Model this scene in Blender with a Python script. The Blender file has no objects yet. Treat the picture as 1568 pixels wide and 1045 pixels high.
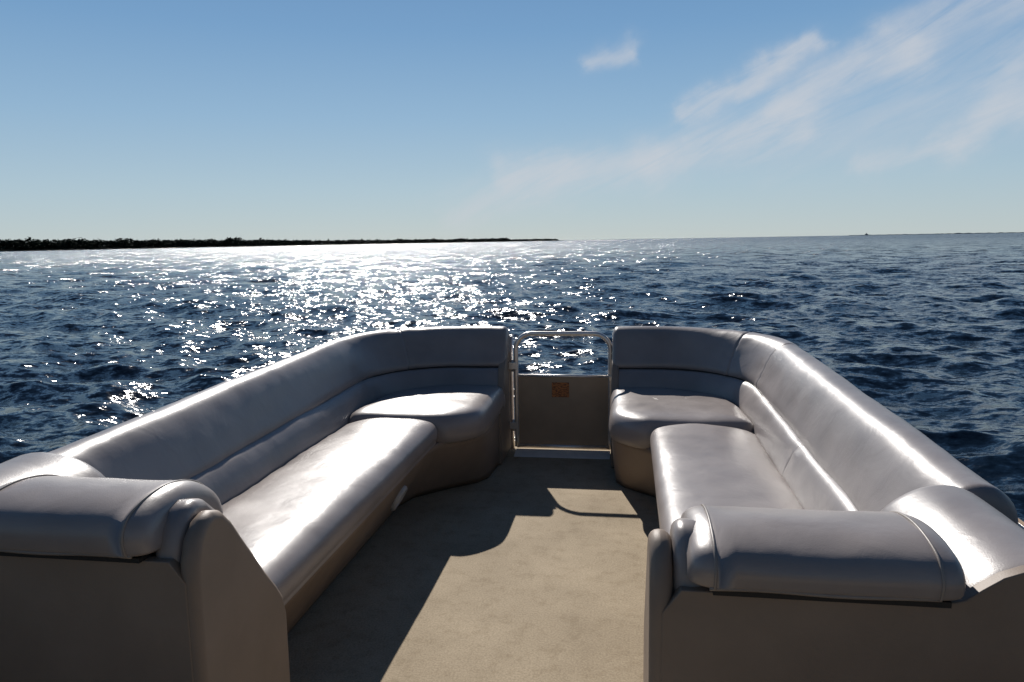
import bpy, math, random
import numpy as np
from mathutils import Vector, Matrix, noise as mnoise
random.seed(7); rng=np.random.default_rng(11)
S=bpy.context.scene
R=math.radians
C=-0.45
SUN_AZ=R(-19.5); SUN_EL=R(33.5)

# ------------------------------------------------------------ materials
def mat(name):
    m=bpy.data.materials.new(name); m.use_nodes=True
    nt=m.node_tree; b=nt.nodes['Principled BSDF']
    return m,nt,b
def N(nt,t,**kw):
    n=nt.nodes.new(t)
    for k,v in kw.items(): setattr(n,k,v)
    return n
def ramp(nt,src,p0,c0,p1,c1):
    r=N(nt,'ShaderNodeValToRGB'); r.color_ramp.elements[0].position=p0; r.color_ramp.elements[0].color=c0
    r.color_ramp.elements[1].position=p1; r.color_ramp.elements[1].color=c1
    nt.links.new(src,r.inputs[0]); return r.outputs[0]
def noise(nt,scale,detail=4,rough=.55,stretch=None,dist=0):
    tc=N(nt,'ShaderNodeTexCoord'); n=N(nt,'ShaderNodeTexNoise')
    n.inputs['Scale'].default_value=scale; n.inputs['Detail'].default_value=detail; n.inputs['Roughness'].default_value=rough
    n.inputs['Distortion'].default_value=dist
    if stretch:
        mp=N(nt,'ShaderNodeMapping'); mp.inputs['Scale'].default_value=stretch
        nt.links.new(tc.outputs['Object'],mp.inputs[0]); nt.links.new(mp.outputs[0],n.inputs['Vector'])
    else: nt.links.new(tc.outputs['Object'],n.inputs['Vector'])
    return n
def bump(nt,src,strength,dist,prev=None):
    b=N(nt,'ShaderNodeBump'); b.inputs['Strength'].default_value=strength; b.inputs['Distance'].default_value=dist
    nt.links.new(src,b.inputs['Height'])
    if prev: nt.links.new(prev,b.inputs['Normal'])
    return b.outputs[0]

def vinyl(name,col,rough,wr=.2,spec=.5):
    m,nt,b=mat(name)
    a=noise(nt,4,5); k0=tuple(c*.84 for c in col)+(1,); k1=tuple(c*1.08 for c in col)+(1,)
    nt.links.new(ramp(nt,a.outputs[0],.3,k0,.7,k1),b.inputs['Base Color'])
    mr=N(nt,'ShaderNodeMapRange'); mr.inputs[3].default_value=rough-.06; mr.inputs[4].default_value=rough+.08
    b.inputs['Specular IOR Level'].default_value=spec
    nt.links.new(a.outputs[0],mr.inputs[0]); nt.links.new(mr.outputs[0],b.inputs['Roughness'])
    w=noise(nt,8,3,.5,None,.5); n1=bump(nt,w.outputs[0],wr,.014)
    gr=noise(nt,330,2,.5); n3=bump(nt,gr.outputs[0],.3,.0009,n1)
    nt.links.new(n3,b.inputs['Normal'])
    return m
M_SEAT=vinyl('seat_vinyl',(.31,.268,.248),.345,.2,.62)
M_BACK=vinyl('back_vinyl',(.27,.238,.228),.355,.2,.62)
M_BASE=vinyl('base_vinyl',(.27,.205,.155),.55)
M_PIPE=vinyl('piping_vinyl',(.29,.25,.22),.42)
def simple(name,col,rough,metal=0,sc=8,var=.15,bs=.1,spec=.5):
    m,nt,b=mat(name)
    a=noise(nt,sc,5)
    nt.links.new(ramp(nt,a.outputs[0],.3,tuple(c*(1-var) for c in col)+(1,),.7,tuple(c*(1+var) for c in col)+(1,)),b.inputs['Base Color'])
    b.inputs['Roughness'].default_value=rough; b.inputs['Metallic'].default_value=metal; b.inputs['Specular IOR Level'].default_value=spec
    a2=noise(nt,sc*12,3); nt.links.new(bump(nt,a2.outputs[0],bs,.003),b.inputs['Normal'])
    return m
M_ALU=simple('brushed_aluminium',(.78,.73,.68),.34,.7,30,.08)
M_PANEL=simple('gate_panel_paint',(.42,.30,.20),.5,0,5,.1,.05,.3)
M_DARK=simple('dark_track',(.02,.018,.016),.7)
M_SPK=simple('speaker_plastic',(.50,.48,.45),.5)
M_DECK,nt,b=mat('deck_vinyl')
a=noise(nt,2.2,8,.65); c1=ramp(nt,a.outputs[0],.3,(.355,.28,.185,1),.7,(.49,.395,.27,1))
st=noise(nt,14,6,.7); c2=ramp(nt,st.outputs[0],.50,(1,1,1,1),.75,(.68,.64,.57,1))
mx=N(nt,'ShaderNodeMix',data_type='RGBA',blend_type='MULTIPLY'); mx.inputs[0].default_value=.8
nt.links.new(c1,mx.inputs[6]); nt.links.new(c2,mx.inputs[7])
sp=noise(nt,130,3,.75); c3=ramp(nt,sp.outputs[0],.35,(.70,.69,.67,1),.62,(1.08,1.08,1.08,1))
mx2=N(nt,'ShaderNodeMix',data_type='RGBA',blend_type='MULTIPLY'); mx2.inputs[0].default_value=.9
nt.links.new(mx.outputs[2],mx2.inputs[6]); nt.links.new(c3,mx2.inputs[7]); nt.links.new(mx2.outputs[2],b.inputs['Base Color'])
b.inputs['Roughness'].default_value=.8; b.inputs['Specular IOR Level'].default_value=.2
nt.links.new(bump(nt,sp.outputs[0],.35,.002),b.inputs['Normal'])
M_LAB,nt,b=mat('orange_label')
tc=N(nt,'ShaderNodeTexCoord'); wv=N(nt,'ShaderNodeTexNoise'); wv.inputs['Scale'].default_value=90; wv.inputs['Detail'].default_value=2
mp=N(nt,'ShaderNodeMapping'); mp.inputs['Scale'].default_value=(.6,1,1.8); nt.links.new(tc.outputs['Object'],mp.inputs[0]); nt.links.new(mp.outputs[0],wv.inputs['Vector'])
nt.links.new(ramp(nt,wv.outputs[0],.40,(.16,.05,.02,1),.56,(.56,.19,.05,1)),b.inputs['Base Color']); b.inputs['Roughness'].default_value=.5

# ------------------------------------------------------------ mesh helpers
def empty(name):
    e=bpy.data.objects.new(name,None); S.collection.objects.link(e); e.empty_display_size=.2; return e
def mk(name,verts,faces,m,parent=None,smooth=True):
    me=bpy.data.meshes.new(name); me.from_pydata([tuple(v) for v in verts],[],faces); me.update()
    me.materials.append(m)
    if smooth: me.polygons.foreach_set('use_smooth',[True]*len(me.polygons))
    import bmesh
    bm=bmesh.new(); bm.from_mesh(me); bmesh.ops.recalc_face_normals(bm,faces=bm.faces); bm.to_mesh(me); bm.free()
    o=bpy.data.objects.new(name,me); S.collection.objects.link(o)
    if parent: o.parent=parent
    return o
def cr_closed(p,n=4):
    out=[];L=len(p)
    for i in range(L):
        p0,p1,p2,p3=[np.array(p[(i+k-1)%L],float) for k in range(4)]
        for j in range(n):
            t=j/n
            out.append(tuple(.5*((2*p1)+(-p0+p2)*t+(2*p0-5*p1+4*p2-p3)*t*t+(-p0+3*p1-3*p2+p3)*t**3)))
    return out
def loft(name,rings,m,parent,caps=True,smooth=True):
    v=[];f=[];n=len(rings[0])
    for r in rings: v+=r
    for i in range(len(rings)-1):
        for j in range(n):
            a=i*n+j;b_=i*n+(j+1)%n
            f.append((a,b_,b_+n,a+n))
    if caps:
        f.append(tuple(range(n))[::-1]); f.append(tuple(range((len(rings)-1)*n,len(rings)*n)))
    return mk(name,v,f,m,parent,smooth)
def tube(name,pts,r,m,parent,sides=10,closed=False):
    rings=[];P=[Vector(p) for p in pts];n=len(P)
    for i,p in enumerate(P):
        if closed: t=(P[(i+1)%n]-P[i-1])
        else: t=P[min(i+1,n-1)]-P[max(i-1,0)]
        t.normalize()
        if i==0:
            up=Vector((0,0,1)) if abs(t.z)<.9 else Vector((0,1,0)); u=t.cross(up).normalized()
        else: u=(u-t*u.dot(t)).normalized()
        w=t.cross(u)
        rings.append([tuple(p+u*r*math.cos(2*math.pi*k/sides)+w*r*math.sin(2*math.pi*k/sides)) for k in range(sides)])
    if closed: rings.append(rings[0])
    return loft(name,rings,m,parent,caps=not closed)
def box(name,x0,x1,y0,y1,z0,z1,m,parent,bev=.0):
    v=[(x,y,z) for x in (x0,x1) for y in (y0,y1) for z in (z0,z1)]
    f=[(0,1,3,2),(4,6,7,5),(0,4,5,1),(2,3,7,6),(0,2,6,4),(1,5,7,3)]
    o=mk(name,v,f,m,parent,False)
    if bev:
        md=o.modifiers.new('bevel','BEVEL'); md.width=bev; md.segments=3
    return o
def extr(name,poly,fn,a,b_,m,parent,bev=.012):
    n=len(poly); v=[fn(p,a) for p in poly]+[fn(p,b_) for p in poly]
    f=[tuple(range(n)),tuple(range(2*n-1,n-1,-1))]+[(i,(i+1)%n,n+(i+1)%n,n+i) for i in range(n)]
    o=mk(name,v,f,m,parent,True)
    md=o.modifiers.new('bevel','BEVEL'); md.width=bev; md.segments=4; md.limit_method='ANGLE'; md.angle_limit=R(40)
    wn=o.modifiers.new('wn','WEIGHTED_NORMAL')
    return o

# ------------------------------------------------------------ seat path
RC=.70; HS=1.35; YF=5.0
def back_path(y0,h_end,step=.03):
    L1=(YF-RC)-y0; L2=RC*math.pi/2; L3=(HS-RC)-h_end; T=L1+L2+L3
    def at(s):
        if s<L1: return (HS,y0+s,-1,0)
        s-=L1
        if s<L2:
            a=s/RC; return (HS-RC+RC*math.cos(a),YF-RC+RC*math.sin(a),-math.cos(a),-math.sin(a))
        s-=L2
        return (HS-RC-s,YF,0,-1)
    return at,T
def sweep_path(name,side,prof,y0,h_end,m,parent,seams=(),wob=.006,r=.035,half=.12,pitch=.02,seed=0):
    at,T=back_path(y0,h_end)
    st=[]
    s=0
    while s<T: st.append((s,1)); s+=.025
    st=[q for q in st if r<q[0]<T-r and all(abs(q[0]-k)>.02 for k in seams)]
    for k in seams: st+=[(k-.016,1),(k-.006,.985),(k,.955),(k+.006,.985),(k+.016,1)]
    for j in range(7):
        u=j/6; kk=1-(1-math.sqrt(max(0,1-(1-u)**2)))*r/half
        st.append((u*r,kk)); st.append((T-u*r,kk))
    st.sort()
    cd=sum(p[0] for p in prof)/len(prof); cz=sum(p[1] for p in prof)/len(prof)
    rings=[]
    for s,k in st:
        h,y,nh,ny=at(s)
        dz=pitch*(y-4.5)
        pk=sum(math.exp(-((s-q)/.12)**2) for q in seams)+.35*math.exp(-(s/.15)**2)+.35*math.exp(-((T-s)/.12)**2)
        ring=[]
        for d,z in prof:
            dd=cd+(d-cd)*k; zz=cz+(z-cz)*k
            w=wob*(mnoise.noise(Vector((s*2.3+seed,d*6,z*5)))+.35*mnoise.noise(Vector((s*9+seed,d*12,z*11))))
            w+=.006*pk*mnoise.noise(Vector((s*9+seed,d*22,z*30)))
            ex=(dd-cd); ez=(zz-cz); l=math.hypot(ex,ez)+1e-6
            dd+=w*ex/l; zz+=w*ez/l
            ring.append((C+side*(h+nh*dd),y+ny*dd,zz+dz*min(1,max(0,zz/.6))))
        rings.append(ring)
    return loft(name,rings,m,parent)

P_BOL=cr_closed([(-.085,.50),(-.10,.62),(-.103,.74),(-.085,.81),(-.045,.848),(.0,.858),(.045,.845),(.085,.805),(.118,.745),(.146,.685),(.168,.635),(.165,.605),(.13,.59),(.03,.585),(-.05,.50)],3)
P_LUM=cr_closed([(.02,.60),(.12,.605),(.175,.60),(.205,.572),(.228,.53),(.246,.48),(.25,.44),(.23,.415),(.12,.41),(.02,.42)],3)

def bench(side,name):
    par=empty(name)
    X=lambda h:C+side*h
    seams=(2.32,2.80) if side>0 else (2.95,)
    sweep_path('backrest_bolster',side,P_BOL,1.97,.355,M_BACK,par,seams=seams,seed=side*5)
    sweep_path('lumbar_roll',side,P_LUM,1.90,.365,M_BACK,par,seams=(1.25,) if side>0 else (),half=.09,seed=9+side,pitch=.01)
    at,T=back_path(1.99,.37)
    pts=[]
    s=0
    while s<T:
        h,y,nh,ny=at(s); pts.append((X(h+nh*.170),y+ny*.170,.601+.02*(y-4.5))); s+=.06
    tube('backrest_piping',pts,.004,M_DARK,par,6)
    sw=[(-.095,.0),(-.095,.55),(.15,.55),(.15,.0)]
    at,T=back_path(1.88,.36); rings=[]; s=0
    while s<T+.05:
        h,y,nh,ny=at(min(s,T)); rings.append([(X(h+nh*d),y+ny*d,z+(.004 if z==0 else 0)) for d,z in sw]); s+=.07
    loft('backrest_frame',rings,M_BASE,par,smooth=False)
    # ---- main seat cushion
    prof=cr_closed([(.615,.345),(.582,.37),(.572,.41),(.582,.45),(.62,.478),(.70,.492),(.85,.492),(1.0,.478),(1.09,.455),(1.13,.42),(1.13,.35),(.9,.335)],4)
    y0,y1=1.855,3.90
    ch=.85;cz=.415;r=.085
    st=[]
    for y in np.arange(y0+r,y1-r,.04): st.append((float(y),1,1))
    for j in range(9):
        u=j/8; q=1-math.sqrt(max(0,1-(1-u)**2))
        st.append((y1-u*r,1-q*.16,1-q*.62)); st.append((y0+u*r*.5,1-q*.05,1-q*.35))
    st.sort(); rings=[]
    for y,kh,kz in st:
        ring=[]
        for h,z in prof:
            w=.007*mnoise.noise(Vector((y*2.2,h*5,side*3)))+.003*mnoise.noise(Vector((y*8,h*9,side*7)))
            w+=.004*math.exp(-((h-1.08)/.07)**2)*mnoise.noise(Vector((y*16,h*6,side*2)))
            hh=ch+(h-ch)*kh; zz=cz+(z-cz)*kz+(w if z>.4 else 0)
            ring.append((X(hh),y,zz))
        rings.append(ring)
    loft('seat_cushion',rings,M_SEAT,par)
    tube('seat_piping',[(X(.579),y,.385) for y in np.arange(y0+.05,y1-.06,.1)],.004,M_PIPE,par,6)
    # ---- corner cushion
    poly=[(.60,3.86),(.52,3.87),(.44,3.93),(.375,4.02),(.352,4.12),(.35,4.3),(.35,4.5),(.35,4.7),(.36,4.78),(.5,4.80),(.68,4.79),(.85,4.74),(.98,4.63),(1.07,4.49),(1.11,4.3),(1.12,4.05),(1.11,3.88),(1.0,3.86),(.8,3.86)]
    poly=cr_closed(poly,3)
    cx=.74;cy=4.32
    def ring(k,z,dxy=0):
        out=[]
        for h,y in poly:
            l=math.hypot(h-cx,y-cy); kk=(l-k)/l
            w=.004*mnoise.noise(Vector((h*6,y*6,side*4+z)))
            out.append((X(cx+(h-cx)*kk),cy+(y-cy)*kk,z+w))
        return out
    rings=[ring(.03,.335),ring(.008,.35),ring(0,.39),ring(.003,.43),ring(.012,.46),ring(.03,.486),ring(.06,.501),ring(.12,.508),ring(.2,.510),ring(.3,.510)]
    loft('corner_cushion',rings,M_SEAT,par)
    # ---- base (slanted kick panel)
    top=[(.605,1.84),(.605,3.0),(.605,3.72),(.58,3.86),(.47,3.97),(.395,4.08),(.372,4.2),(.372,4.6),(.372,4.86)]
    bot=[(.815,1.84),(.815,3.0),(.812,3.78),(.76,3.95),(.60,4.12),(.45,4.25),(.40,4.34),(.385,4.6),(.38,4.86)]
    v=[];f=[];n=len(top);K=8
    for k in range(K+1):
        t=k/K
        for a_,b_ in zip(bot,top):
            v.append((X(a_[0]+(b_[0]-a_[0])*t**.85),a_[1]+(b_[1]-a_[1])*t,.004+.35*t))
    for k in range(K):
        for i in range(n-1): a=k*n+i; f.append((a,a+1,a+n+1,a+n))
    o=mk('seat_base_panel',v,f,M_BASE,par)
    md=o.modifiers.new('solid','SOLIDIFY'); md.thickness=.02; md.offset=0
    pe=[(4.60,.004),(4.60,.42),(4.73,.45),(4.79,.60),(4.86,.66),(5.0,.70),(5.09,.66),(5.10,.004)]
    extr('gate_side_panel',pe,lambda p,t:(X(t),p[0],p[1]),.352,.40,M_BASE,par,.012)
    # ---- arm block
    if side<0:
        arc=[(.522,.004),(.522,.70),(.56,.752),(1.03,.752),(1.08,.762),(1.115,.79),(1.16,.822),(1.22,.846),(1.30,.856),(1.39,.846),(1.45,.80),(1.47,.74),(1.475,.004)]
    else:
        arc=[(.522,.004),(.522,.70),(.56,.752),(1.05,.752),(1.085,.762),(1.115,.785),(1.15,.81),(1.19,.826),(1.25,.832),(1.32,.82),(1.37,.78),(1.39,.72),(1.395,.004)]
    extr('arm_near_panel',arc,lambda p,t:(X(p[0]),t,p[1]),1.433,1.462,M_BASE,par,.003)
    pa=[(1.435,.004),(1.435,.69),(1.440,.745),(1.458,.795),(1.492,.828),(1.53,.838),(1.57,.824),(1.61,.785),(1.65,.73),(1.70,.665),(1.755,.59),(1.81,.525),(1.845,.475),(1.86,.42),(1.86,.004)]
    extr('arm_aisle_panel',pa,lambda p,t:(X(t),p[0],p[1]),.497,.545,M_BASE,par,.022)
    gp=[(1.447,.60),(1.447,.70),(1.452,.76),(1.468,.812),(1.50,.848),(1.54,.858),(1.585,.845),(1.63,.805),(1.675,.745),(1.725,.675),(1.78,.60),(1.83,.54),(1.87,.485),(1.885,.43),(1.88,.36),(1.70,.36)]
    extr('arm_gusset',gp,lambda p,t:(X(t),p[0],p[1]),.5452,.615,M_SEAT,par,.026)
    xe=1.44 if side<0 else 1.37
    box('arm_body',min(X(.62),X(xe)),max(X(.62),X(xe)),1.463,1.70,.004,.73,M_BASE,par)
    bk=[(1.60,.004),(1.60,.72),(1.70,.62),(1.79,.50),(1.84,.455),(1.86,.42),(1.86,.004)]
    extr('arm_back_slope',bk,lambda p,t:(X(t),p[0],p[1]),.60,1.10,M_SEAT,par,.01)
    box('cushion_track',min(X(.62),X(1.055)),max(X(.62),X(1.055)),1.418,1.46,.7525,.764,M_DARK,par)
    # arm cushion
    tz=.884 if side<0 else .866
    g=lambda z:.768+(z-.768)*(tz-.768)/(.884-.768)
    pr=cr_closed([(1.415,.768),(1.398,.79),(1.398,g(.825)),(1.42,g(.857)),(1.47,g(.876)),(1.54,g(.884)),(1.61,g(.877)),(1.67,g(.858)),(1.72,g(.825)),(1.75,.78),(1.75,.735),(1.65,.756),(1.5,.76)],4)
    cy_=1.54;cz_=.785; st=[]
    h0,h1=(.590 if side<0 else .572),1.075;r=.06
    for h in np.arange(h0+r,h1-.06+.001,.03): st.append((float(h),1,1))
    for j in range(10):
        u=j/9; q=1-math.sqrt(max(0,1-(1-u)**2))
        st.append((h0+u*r,1-q*.26,1-q*.50)); st.append((h1-u*.06,1-q*.12,1-q*.25))
    st.sort(); rings=[]
    for h,ky,kz in st:
        rg=[]
        for y,z in pr:
            w=.005*mnoise.noise(Vector((h*4,y*5,side*2)))+.0025*mnoise.noise(Vector((h*16,y*12,side)))
            rg.append((X(h),cy_+(y-cy_)*ky,cz_+(z-cz_)*kz+(w if z>.8 else 0)))
        rings.append(rg)
    loft('arm_cushion',rings,M_SEAT,par)
    for hh,nm in ((h0+.05,'arm_piping_inner'),(h1-.045,'arm_piping_outer')):
        tube(nm,[(X(hh),cy_+(y-cy_)*1.0,cz_+(z-cz_)*1.004+.0005) for y,z in pr],.0032,M_PIPE,par,6,closed=True)
    tube('arm_lip_piping',[(X(h),1.408,.772+.002*math.sin(h*20)) for h in np.arange(h0+.04,h1-.02,.03)],.005,M_PIPE,par,6)
    if side<0: pc=[(1.44,.60),(1.455,.72),(1.44,.79),(1.40,.832),(1.32,.85),(1.24,.842),(1.17,.815),(1.11,.775),(1.075,.72),(1.07,.62),(1.25,.60)]
    else: pc=[(1.36,.60),(1.375,.70),(1.36,.765),(1.325,.81),(1.27,.835),(1.21,.835),(1.16,.815),(1.11,.775),(1.075,.72),(1.07,.62),(1.22,.60)]
    pc=cr_closed(pc,3)
    rings=[]; st=[]
    for y in np.arange(1.50,1.93,.04): st.append((float(y),1))
    for j in range(6):
        u=j/5; q=1-math.sqrt(max(0,1-(1-u)**2)); st.append((1.455+u*.04,1-q*.14)); st.append((1.985-u*.05,1-q*.3))
    st.sort()
    hc=1.27 if side<0 else 1.22
    for y,k in st:
        rings.append([(X(hc+(h-hc)*k),y,.705+(z-.72)*k+(.006*mnoise.noise(Vector((h*9,y*9,side*6))))) for h,z in pc])
    loft('arm_corner_bolster',rings,M_BACK,par)
    if side<0:
        cen=Vector((X(.695),3.45,.185)); nrm=Vector((.86,0,-.5)).normalized()
        u=Vector((0,1,0)); w=nrm.cross(u)
        rings=[]
        for rr,off in ((.068,-.01),(.07,.020),(.062,.030),(.05,.026),(.046,.014),(.02,.018),(.004,.019)):
            rings.append([tuple(cen+nrm*off+u*rr*math.cos(k*math.pi/16)+w*rr*math.sin(k*math.pi/16)) for k in range(32)])
        loft('speaker_ring',rings,M_SPK,par)
    return par
bench(-1,'upholstered_bench')
bench(1,'upholstered_bench')

# ------------------------------------------------------------ boat hull / deck / fence
boat=empty('pontoon_boat')
dk=[(-1.52,-1.6),(1.52,-1.6),(1.52,4.55),(1.42,4.85),(1.15,5.1),(.85,5.22),(-.85,5.22),(-1.15,5.1),(-1.42,4.85),(-1.52,4.55)]
extr('deck',dk,lambda p,t:(C+p[0],p[1],t),-.06,0,M_DECK,boat,.004)
tube('deck_edge_trim',[(C+p[0]*1.004,p[1] if abs(p[1])<5 else p[1]+.008,-.03) for p in dk],.03,M_ALU,boat,8,closed=True)
for s in (-1,1):
    rings=[]
    for y,r in ((-1.9,.30),(4.2,.31),(4.7,.28),(5.1,.18),(5.35,.05),(5.4,.01)):
        rings.append([(C+s*.95+r*math.cos(k*math.pi/12),y,-.54+(0 if r>.25 else .12*(1-r/.25))+r*math.sin(k*math.pi/12)) for k in range(24)])
    loft('pontoon_tube',rings,M_ALU,boat)
for i,y in enumerate(np.arange(-1.4,4.9,.8)):
    box('cross_beam',C-1.35,C+1.35,y,y+.06,-.26,-.062,M_ALU,boat)
for s in (-1,1):
    at,T=back_path(-1.4,.36); rings=[]; q=0; rl=[]
    while q<T+.05:
        h,y,nh,ny=at(min(q,T))
        rings.append([(C+s*(h+nh*d),y+ny*d,z) for d,z in ((-.128,.03),(-.128,.70),(-.116,.70),(-.116,.03))])
        rl.append((C+s*(h-nh*.122),y-ny*.122,.715+.012*(y-4.5))); q+=.06
    loft('side_fence_panel',rings,M_PANEL,boat,smooth=False)
    tube('fence_top_rail',rl,.014,M_ALU,boat,10)
    tube('fence_post',[(C+.02+s*.358,5.0,z) for z in (0.0,.2,.5,.80)],.012,M_ALU,boat,10)

# ------------------------------------------------------------ gate
gate=empty('boat_gate')
x0,x1=-.752,-.108; yg=4.965
pts=[(x0,yg,.03)]
zt=.822;rr=.11
pts+=[(x0,yg,z) for z in np.linspace(.1,zt-rr,8)]
pts+=[(x0+rr-rr*math.cos(a),yg,zt-rr+rr*math.sin(a)) for a in np.linspace(.1,math.pi/2,9)]
pts+=[(x,yg,zt) for x in np.linspace(x0+rr+.05,x1-rr-.05,6)]
pts+=[(x1-rr+rr*math.sin(a),yg,zt-rr+rr*math.cos(a)) for a in np.linspace(0,math.pi/2-.1,9)]
pts+=[(x1,yg,z) for z in np.linspace(zt-rr,.1,8)]+[(x1,yg,.03)]
tube('gate_frame',pts,.0165,M_ALU,gate,14)
tube('gate_bottom_rail',[(x0,yg,.035),((x0+x1)/2,yg,.035),(x1,yg,.035)],.0155,M_ALU,gate,12)
tube('gate_mid_rail',[(x0+.01,yg,.53),((x0+x1)/2,yg,.53),(x1-.01,yg,.53)],.011,M_ALU,gate,12)
box('gate_panel',x0+.012,x1-.012,yg-.004,yg+.004,.045,.525,M_PANEL,gate)
box('warning_label',-.505,-.388,yg-.008,yg-.005,.385,.487,M_LAB,gate)
for z in (.18,.60):
    tube('gate_hinge',[(x0-.026,yg,z-.04),(x0-.026,yg,z),(x0-.026,yg,z+.04)],.012,M_ALU,gate,10)
    box('hinge_plate',x0-.05,x0+.01,yg-.018,yg-.012,z-.025,z+.025,M_ALU,gate,.003)
box('gate_latch',x1-.01,x1+.045,yg-.028,yg-.014,.50,.54,M_ALU,gate,.004)
M_WHT=simple('threshold_white',(.80,.77,.70),.3,0,20,.06)
extr('threshold_strip',[(4.80,.002),(4.81,.010),(4.92,.026),(4.93,.002)],lambda p,t:(t,p[0],p[1]),x0-.0,x1+.0,M_WHT,boat,.002)

# ------------------------------------------------------------ water
WZ=-.62
th=np.concatenate([np.linspace(-66,66,900),np.linspace(66,294,110)[1:-1]])*math.pi/180
r=np.concatenate([np.geomspace(1.0,220,700),np.geomspace(220,40000,60)[1:]])
nr,na=len(r),len(th)
RR,TT=np.meshgrid(r,th,indexing='ij')
Xw=RR*np.sin(TT);Yw=RR*np.cos(TT);Z=np.zeros_like(Xw);DX=np.zeros_like(Xw);DY=np.zeros_like(Xw)
sp=np.maximum(np.gradient(r)[:,None]*np.ones((1,na)),RR*.0026)
NW=90
lam=np.geomspace(.28,5.5,NW)*rng.uniform(.93,1.07,NW)
wd=rng.normal(R(195),R(46),NW); ph=rng.uniform(0,2*math.pi,NW)
for i in range(NW):
    k=2*math.pi/lam[i]; s=.040 if lam[i]<2.0 else (.027 if lam[i]<4 else .014)
    A=s/k
    wgt=np.clip((lam[i]/sp-2.5)/3.0,0,1)
    dx,dy=math.sin(wd[i]),math.cos(wd[i])
    p=k*(Xw*dx+Yw*dy)+ph[i]
    Z+=A*wgt*np.cos(p); sn=A*wgt*np.sin(p)*.9
    DX-=dx*sn; DY-=dy*sn
co=np.stack([Xw+DX,Yw+DY,WZ+Z],-1).reshape(-1,3)
co=np.vstack([co,[[0,0,WZ]]])
idx=np.arange(nr*na).reshape(nr,na)
a_=idx[:-1,:];b_=idx[1:,:]
an=np.roll(a_,-1,1);bn=np.roll(b_,-1,1)
quads=np.stack([a_,an,bn,b_],-1).reshape(-1,4)[:,::-1]
c=nr*na
tris=np.stack([np.full(na,c),np.roll(idx[0],-1),idx[0]],-1)
me=bpy.data.meshes.new('water')
nq=len(quads);ntr=len(tris)
me.vertices.add(len(co));me.vertices.foreach_set('co',co.astype(np.float32).ravel())
me.loops.add(nq*4+ntr*3);me.loops.foreach_set('vertex_index',np.concatenate([quads.ravel(),tris.ravel()]).astype(np.int32))
me.polygons.add(nq+ntr)
me.polygons.foreach_set('loop_start',np.concatenate([np.arange(nq)*4,nq*4+np.arange(ntr)*3]).astype(np.int32))
me.polygons.foreach_set('use_smooth',[True]*(nq+ntr))
me.update(calc_edges=True);me.validate()
water=bpy.data.objects.new('water',me);S.collection.objects.link(water)
m,nt,b=mat('sea_water')
b.inputs['Base Color'].default_value=(.004,.010,.019,1); b.inputs['IOR'].default_value=1.33
geo=N(nt,'ShaderNodeNewGeometry')
def vm(op,a,b2=None):
    n=N(nt,'ShaderNodeVectorMath',operation=op)
    if hasattr(a,'links'): nt.links.new(a,n.inputs[0])
    else: n.inputs[0].default_value=a
    if b2 is not None:
        if hasattr(b2,'links'): nt.links.new(b2,n.inputs[1])
        else: n.inputs[1].default_value=b2
    return n
def wn(scale,stretch,k,det=2):
    mp=N(nt,'ShaderNodeMapping'); mp.inputs['Scale'].default_value=stretch; mp.inputs['Rotation'].default_value=(0,0,R(12))
    nt.links.new(geo.outputs['Position'],mp.inputs[0])
    n=N(nt,'ShaderNodeTexNoise'); n.inputs['Scale'].default_value=scale; n.inputs['Detail'].default_value=det; n.inputs['Roughness'].default_value=.7
    nt.links.new(mp.outputs[0],n.inputs['Vector'])
    s=vm('SUBTRACT',n.outputs['Color'],(.5,.5,.5)); q=vm('MULTIPLY',s.outputs[0],(k*1.4,k,0))
    return q.outputs[0]
near=wn(5.5,(.65,1,1),1.6,4)
big=wn(.75,(.5,1,1),3.3,4)
ln=vm('LENGTH',geo.outputs['Position'])
mr=N(nt,'ShaderNodeMapRange'); mr.inputs[1].default_value=12; mr.inputs[2].default_value=110
nt.links.new(ln.outputs['Value'],mr.inputs[0])
mr2=N(nt,'ShaderNodeMapRange'); mr2.inputs[1].default_value=15; mr2.inputs[2].default_value=500; mr2.inputs[3].default_value=.10; mr2.inputs[4].default_value=.22
nt.links.new(ln.outputs['Value'],mr2.inputs[0]); nt.links.new(mr2.outputs[0],b.inputs['Roughness'])
sc=N(nt,'ShaderNodeVectorMath',operation='SCALE'); nt.links.new(big,sc.inputs[0]); nt.links.new(mr.outputs[0],sc.inputs['Scale'])
s2=vm('ADD',near,sc.outputs[0]); s3=vm('ADD',s2.outputs[0],geo.outputs['Normal']); s4=vm('NORMALIZE',s3.outputs[0])
nt.links.new(s4.outputs[0],b.inputs['Normal'])
me.materials.append(m)

# ------------------------------------------------------------ shoreline & trees
def shore(az):
    pts=[(-80,700),(-60,820),(-41,1000),(-29,1400),(-18,2300),(-10,2700),(-5.0,3000)]
    return float(np.interp(az,[p[0] for p in pts],[p[1] for p in pts]))
M_TREE=simple('distant_foliage',(.016,.023,.016),1,0,.08,.6,.1,.02)
M_LAND=simple('shore_sand',(.035,.036,.028),1,0,.02,.5,.1,.02)
v=[];f=[]
azs=np.linspace(-80,-4.8,260)
for i,az in enumerate(azs):
    d=shore(az)*(1+.006*math.sin(az*3.1)); t=min(1,(-4.8-az)/1.5)
    for dd,z in ((0,WZ-.5),(4,.1),(14,1.4*t+.1),(160,2.0*t+.1),(200,WZ-.5)):
        v.append(((d+dd)*math.sin(R(az)),(d+dd)*math.cos(R(az)),z))
for i in range(len(azs)-1):
    for j in range(4): a=i*5+j; f.append((a,a+1,a+6,a+5))
mk('shoreline',v,f,M_LAND)
V=[];F=[];off=0
az=-79.0
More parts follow.
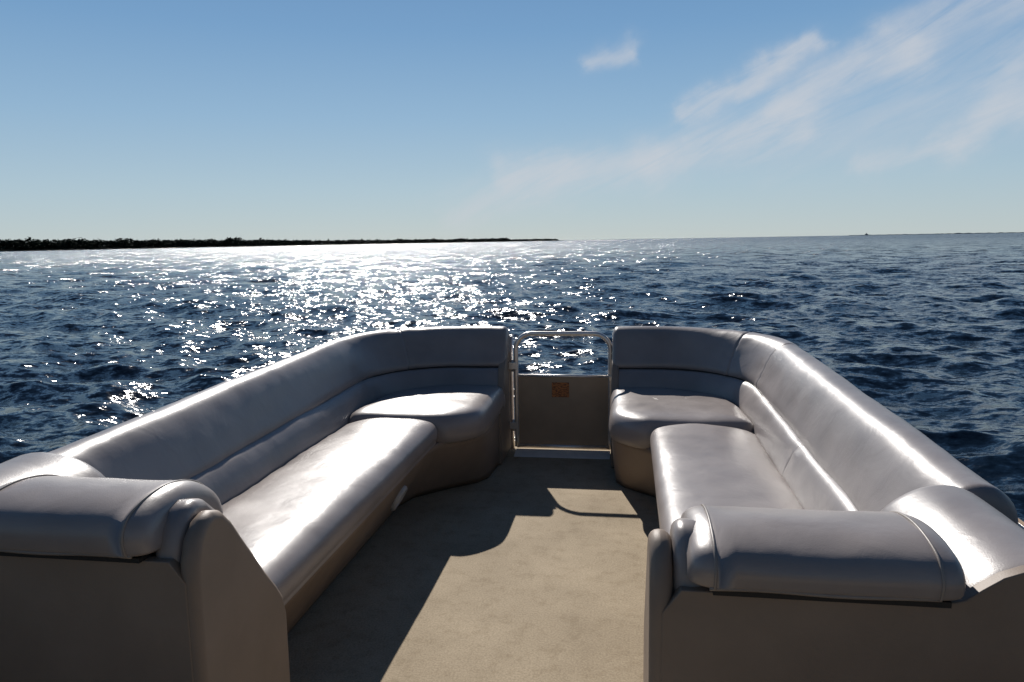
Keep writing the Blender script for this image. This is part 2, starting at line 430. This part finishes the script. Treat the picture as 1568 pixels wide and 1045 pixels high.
while az<-5.3:
    d0=shore(az)
    grp=.86+.20*mnoise.noise(Vector((az*.9,0,0)))+.20*mnoise.noise(Vector((az*3.3,5,0)))
    if abs(az+29.2)<.4: grp+=.25
    hgt=14.5*grp
    if az>-9: hgt*=.5+.6*abs(mnoise.noise(Vector((az*5,2,0))))
    nf=110
    x,y=d0*math.sin(R(az)),d0*math.cos(R(az))
    tx,ty=math.cos(R(az)),-math.sin(R(az)); ox,oy=math.sin(R(az)),math.cos(R(az))
    th_=rng.uniform(.80,1.05)*hgt
    u=rng.normal(0,3.4,nf); dd=rng.uniform(5,60,nf); zz=rng.uniform(0,1,nf)
    top=th_*(1-.07*(u/3.4)**2).clip(.5,1)
    P=np.stack([x+tx*u+ox*dd,y+ty*u+oy*dd,.3+zz*top*.95],-1)
    size=rng.uniform(1.1,2.1,nf)
    for q in range(3):
        V.append(P+rng.normal(0,1,(nf,3))*size[:,None]*np.array([1.1,1.1,.6]))
    F.append(np.stack([off+np.arange(nf),off+nf+np.arange(nf),off+2*nf+np.arange(nf)],-1)); off+=3*nf
    az+=math.degrees(2.2/d0)*random.uniform(.7,1.3)*(1 if d0<1800 else 1.5)
me=bpy.data.meshes.new('distant_treeline'); me.from_pydata(np.vstack(V).tolist(),[],np.vstack(F).tolist()); me.materials.append(M_TREE)
S.collection.objects.link(bpy.data.objects.new('distant_treeline',me))
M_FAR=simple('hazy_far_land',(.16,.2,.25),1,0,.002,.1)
v=[];f=[]
azs=np.linspace(15.5,40,200)
for i,az in enumerate(azs):
    d=9000; h=3+7*abs(mnoise.noise(Vector((az*1.7,3,0))))+5*abs(mnoise.noise(Vector((az*9,3,1))))
    if abs(az-16.6)<.07: h=24
    for z in (WZ-1,h): v.append((d*math.sin(R(az)),d*math.cos(R(az)),z))
    v.append(((d+300)*math.sin(R(az)),(d+300)*math.cos(R(az)),WZ-1))
for i in range(len(azs)-1):
    for j in (0,1): a=i*3+j; f.append((a,a+1,a+4,a+3))
mk('far_shore',v,f,M_FAR,None,False)

# ------------------------------------------------------------ world
W=bpy.data.worlds.new('World'); S.world=W; W.use_nodes=True; nt=W.node_tree
bg=nt.nodes['Background']; out=nt.nodes['World Output']
sky=N(nt,'ShaderNodeTexSky',sky_type='NISHITA'); sky.sun_disc=False; sky.sun_elevation=SUN_EL; sky.sun_rotation=SUN_AZ
sky.air_density=1.0; sky.dust_density=.1; sky.ozone_density=2.0
tc=N(nt,'ShaderNodeTexCoord'); sx=N(nt,'ShaderNodeSeparateXYZ'); nt.links.new(tc.outputs['Generated'],sx.inputs[0])
def mth(op,a,b2=None,c_=None,clamp=False):
    n=N(nt,'ShaderNodeMath',operation=op); n.use_clamp=clamp
    for i,q in enumerate((a,b2,c_)):
        if q is None: continue
        if hasattr(q,'links'): nt.links.new(q,n.inputs[i])
        else: n.inputs[i].default_value=q
    return n.outputs[0]
azn=mth('MULTIPLY',mth('ARCTAN2',sx.outputs[0],sx.outputs[1]),57.2958)
eln=mth('MULTIPLY',mth('ARCSINE',sx.outputs[2]),57.2958)
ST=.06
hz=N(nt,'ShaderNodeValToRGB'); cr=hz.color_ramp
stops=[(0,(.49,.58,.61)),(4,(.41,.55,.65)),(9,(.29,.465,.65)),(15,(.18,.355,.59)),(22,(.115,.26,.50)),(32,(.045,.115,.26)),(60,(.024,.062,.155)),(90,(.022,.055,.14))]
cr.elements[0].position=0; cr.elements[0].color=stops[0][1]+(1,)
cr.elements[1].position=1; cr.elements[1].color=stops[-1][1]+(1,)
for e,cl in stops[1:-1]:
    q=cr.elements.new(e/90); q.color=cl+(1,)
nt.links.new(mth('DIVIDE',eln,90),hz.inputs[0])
# haze: brighter on the sun's side, dimming added opposite to cut fill on deck
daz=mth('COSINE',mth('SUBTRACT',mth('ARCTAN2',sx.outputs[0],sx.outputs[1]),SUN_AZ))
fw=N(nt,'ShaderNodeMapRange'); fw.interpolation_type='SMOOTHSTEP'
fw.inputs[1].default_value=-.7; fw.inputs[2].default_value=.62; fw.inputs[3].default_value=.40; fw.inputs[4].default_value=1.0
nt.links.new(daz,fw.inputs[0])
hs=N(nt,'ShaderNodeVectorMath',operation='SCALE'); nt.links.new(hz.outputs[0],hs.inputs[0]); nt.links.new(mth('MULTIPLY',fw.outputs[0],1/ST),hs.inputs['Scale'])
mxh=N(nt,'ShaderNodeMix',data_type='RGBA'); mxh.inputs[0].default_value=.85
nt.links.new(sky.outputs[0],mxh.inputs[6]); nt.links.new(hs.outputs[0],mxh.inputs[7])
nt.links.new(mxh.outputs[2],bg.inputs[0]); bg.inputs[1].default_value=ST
cb=N(nt,'ShaderNodeCombineXYZ'); nt.links.new(azn,cb.inputs[0]); nt.links.new(eln,cb.inputs[1])
P0=cb.outputs[0]
def nz(vec,scale,det,strch,rot=0,dist=0,rough=.55):
    mr_=N(nt,'ShaderNodeMapping'); mr_.inputs['Rotation'].default_value=(0,0,rot); nt.links.new(vec,mr_.inputs[0])
    mp=N(nt,'ShaderNodeMapping'); mp.inputs['Scale'].default_value=strch; nt.links.new(mr_.outputs[0],mp.inputs[0])
    n=N(nt,'ShaderNodeTexNoise'); n.inputs['Scale'].default_value=scale; n.inputs['Detail'].default_value=det; n.inputs['Distortion'].default_value=dist; n.inputs['Roughness'].default_value=rough
    nt.links.new(mp.outputs[0],n.inputs['Vector']); return n
w1=nz(P0,.22,5,(1,1,1)); ws=vm('SUBTRACT',w1.outputs['Color'],(.5,.5,.5)); wk=vm('MULTIPLY',ws.outputs[0],(7,3.4,0)); P1=vm('ADD',P0,wk.outputs[0]).outputs[0]
def seg(a,b2,w,s):
    d=(b2[0]-a[0],b2[1]-a[1]); l2=d[0]**2+d[1]**2
    p=vm('SUBTRACT',P1,(a[0],a[1],0)).outputs[0]
    dt=vm('DOT_PRODUCT',p,(d[0]/l2,d[1]/l2,0)).outputs['Value']
    t=mth('MAXIMUM',mth('MINIMUM',dt,1.0),0.0)
    n=N(nt,'ShaderNodeVectorMath',operation='SCALE'); n.inputs[0].default_value=(d[0],d[1],0); nt.links.new(t,n.inputs['Scale'])
    q=vm('SUBTRACT',p,n.outputs[0]).outputs[0]
    l=vm('LENGTH',q).outputs['Value']
    g=mth('EXPONENT',mth('MULTIPLY',mth('MULTIPLY',l,l),-1/(w*w)))
    return mth('MULTIPLY',g,s)
segs=[seg((-13,2.6),(-4,4.4),1.3,.5),seg((-9,4.6),(2,5.6),1.3,.95),seg((2,5.6),(11,8.0),1.5,1.15),seg((4,9.0),(12.5,13.0),.8,1.15),
      seg((11,8.8),(18,12.2),1.3,.95),seg((18,12.4),(27,15.5),1.4,.8),seg((16.5,4.6),(21,5.6),.7,.6),seg((21,5.8),(28,9.3),1.1,1.1),seg((11,7),(24,10),3.0,.38),
      seg((-2.2,13.2),(0,13.6),.8,.8),seg((24,9),(27,14),1.3,.45)]
acc=segs[0]
for q in segs[1:]: acc=mth('ADD',acc,q)
st=nz(P0,1.0,7,(.09,.55,1),R(-24),.8,.60)
stv=N(nt,'ShaderNodeMapRange'); stv.inputs[1].default_value=.34; stv.inputs[2].default_value=.68; nt.links.new(st.outputs[0],stv.inputs[0])
f2=nz(P0,1.8,7,(.22,.8,1),R(-24),.5,.66)
mask=mth('MULTIPLY',acc,mth('ADD',mth('MULTIPLY',stv.outputs[0],1.05),mth('MULTIPLY',mth('POWER',f2.outputs[0],1.6),.8)))
mask=mth('MULTIPLY',mth('SUBTRACT',1.0,mth('EXPONENT',mth('MULTIPLY',mask,-1.15))),.84)
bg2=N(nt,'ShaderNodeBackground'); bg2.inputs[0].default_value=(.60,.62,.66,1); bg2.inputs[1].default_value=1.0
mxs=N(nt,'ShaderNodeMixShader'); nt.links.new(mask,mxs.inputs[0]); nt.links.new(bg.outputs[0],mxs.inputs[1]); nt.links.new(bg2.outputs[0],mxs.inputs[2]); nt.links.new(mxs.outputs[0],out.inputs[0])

# ------------------------------------------------------------ sun
ld=bpy.data.lights.new('sun','SUN'); ld.energy=4.9; ld.angle=R(.5); ld.color=(1,.95,.89)
lo=bpy.data.objects.new('sun',ld); S.collection.objects.link(lo)
sv=Vector((math.sin(SUN_AZ)*math.cos(SUN_EL),math.cos(SUN_AZ)*math.cos(SUN_EL),math.sin(SUN_EL)))
lo.rotation_euler=sv.to_track_quat('Z','Y').to_euler(); lo.location=(0,0,10)

# ------------------------------------------------------------ camera
cd=bpy.data.cameras.new('camera'); cd.lens=26; cd.sensor_width=36; cd.clip_start=.05; cd.clip_end=60000
co_=bpy.data.objects.new('camera',cd); S.collection.objects.link(co_)
co_.matrix_world=Matrix.Translation((0,0,1.45))@Matrix.Rotation(R(8.9),4,'Z')@Matrix.Rotation(R(90-7.7),4,'X')@Matrix.Rotation(R(-.95),4,'Z')
S.camera=co_
S.view_settings.view_transform='Standard'; S.view_settings.look='None'; S.view_settings.exposure=0
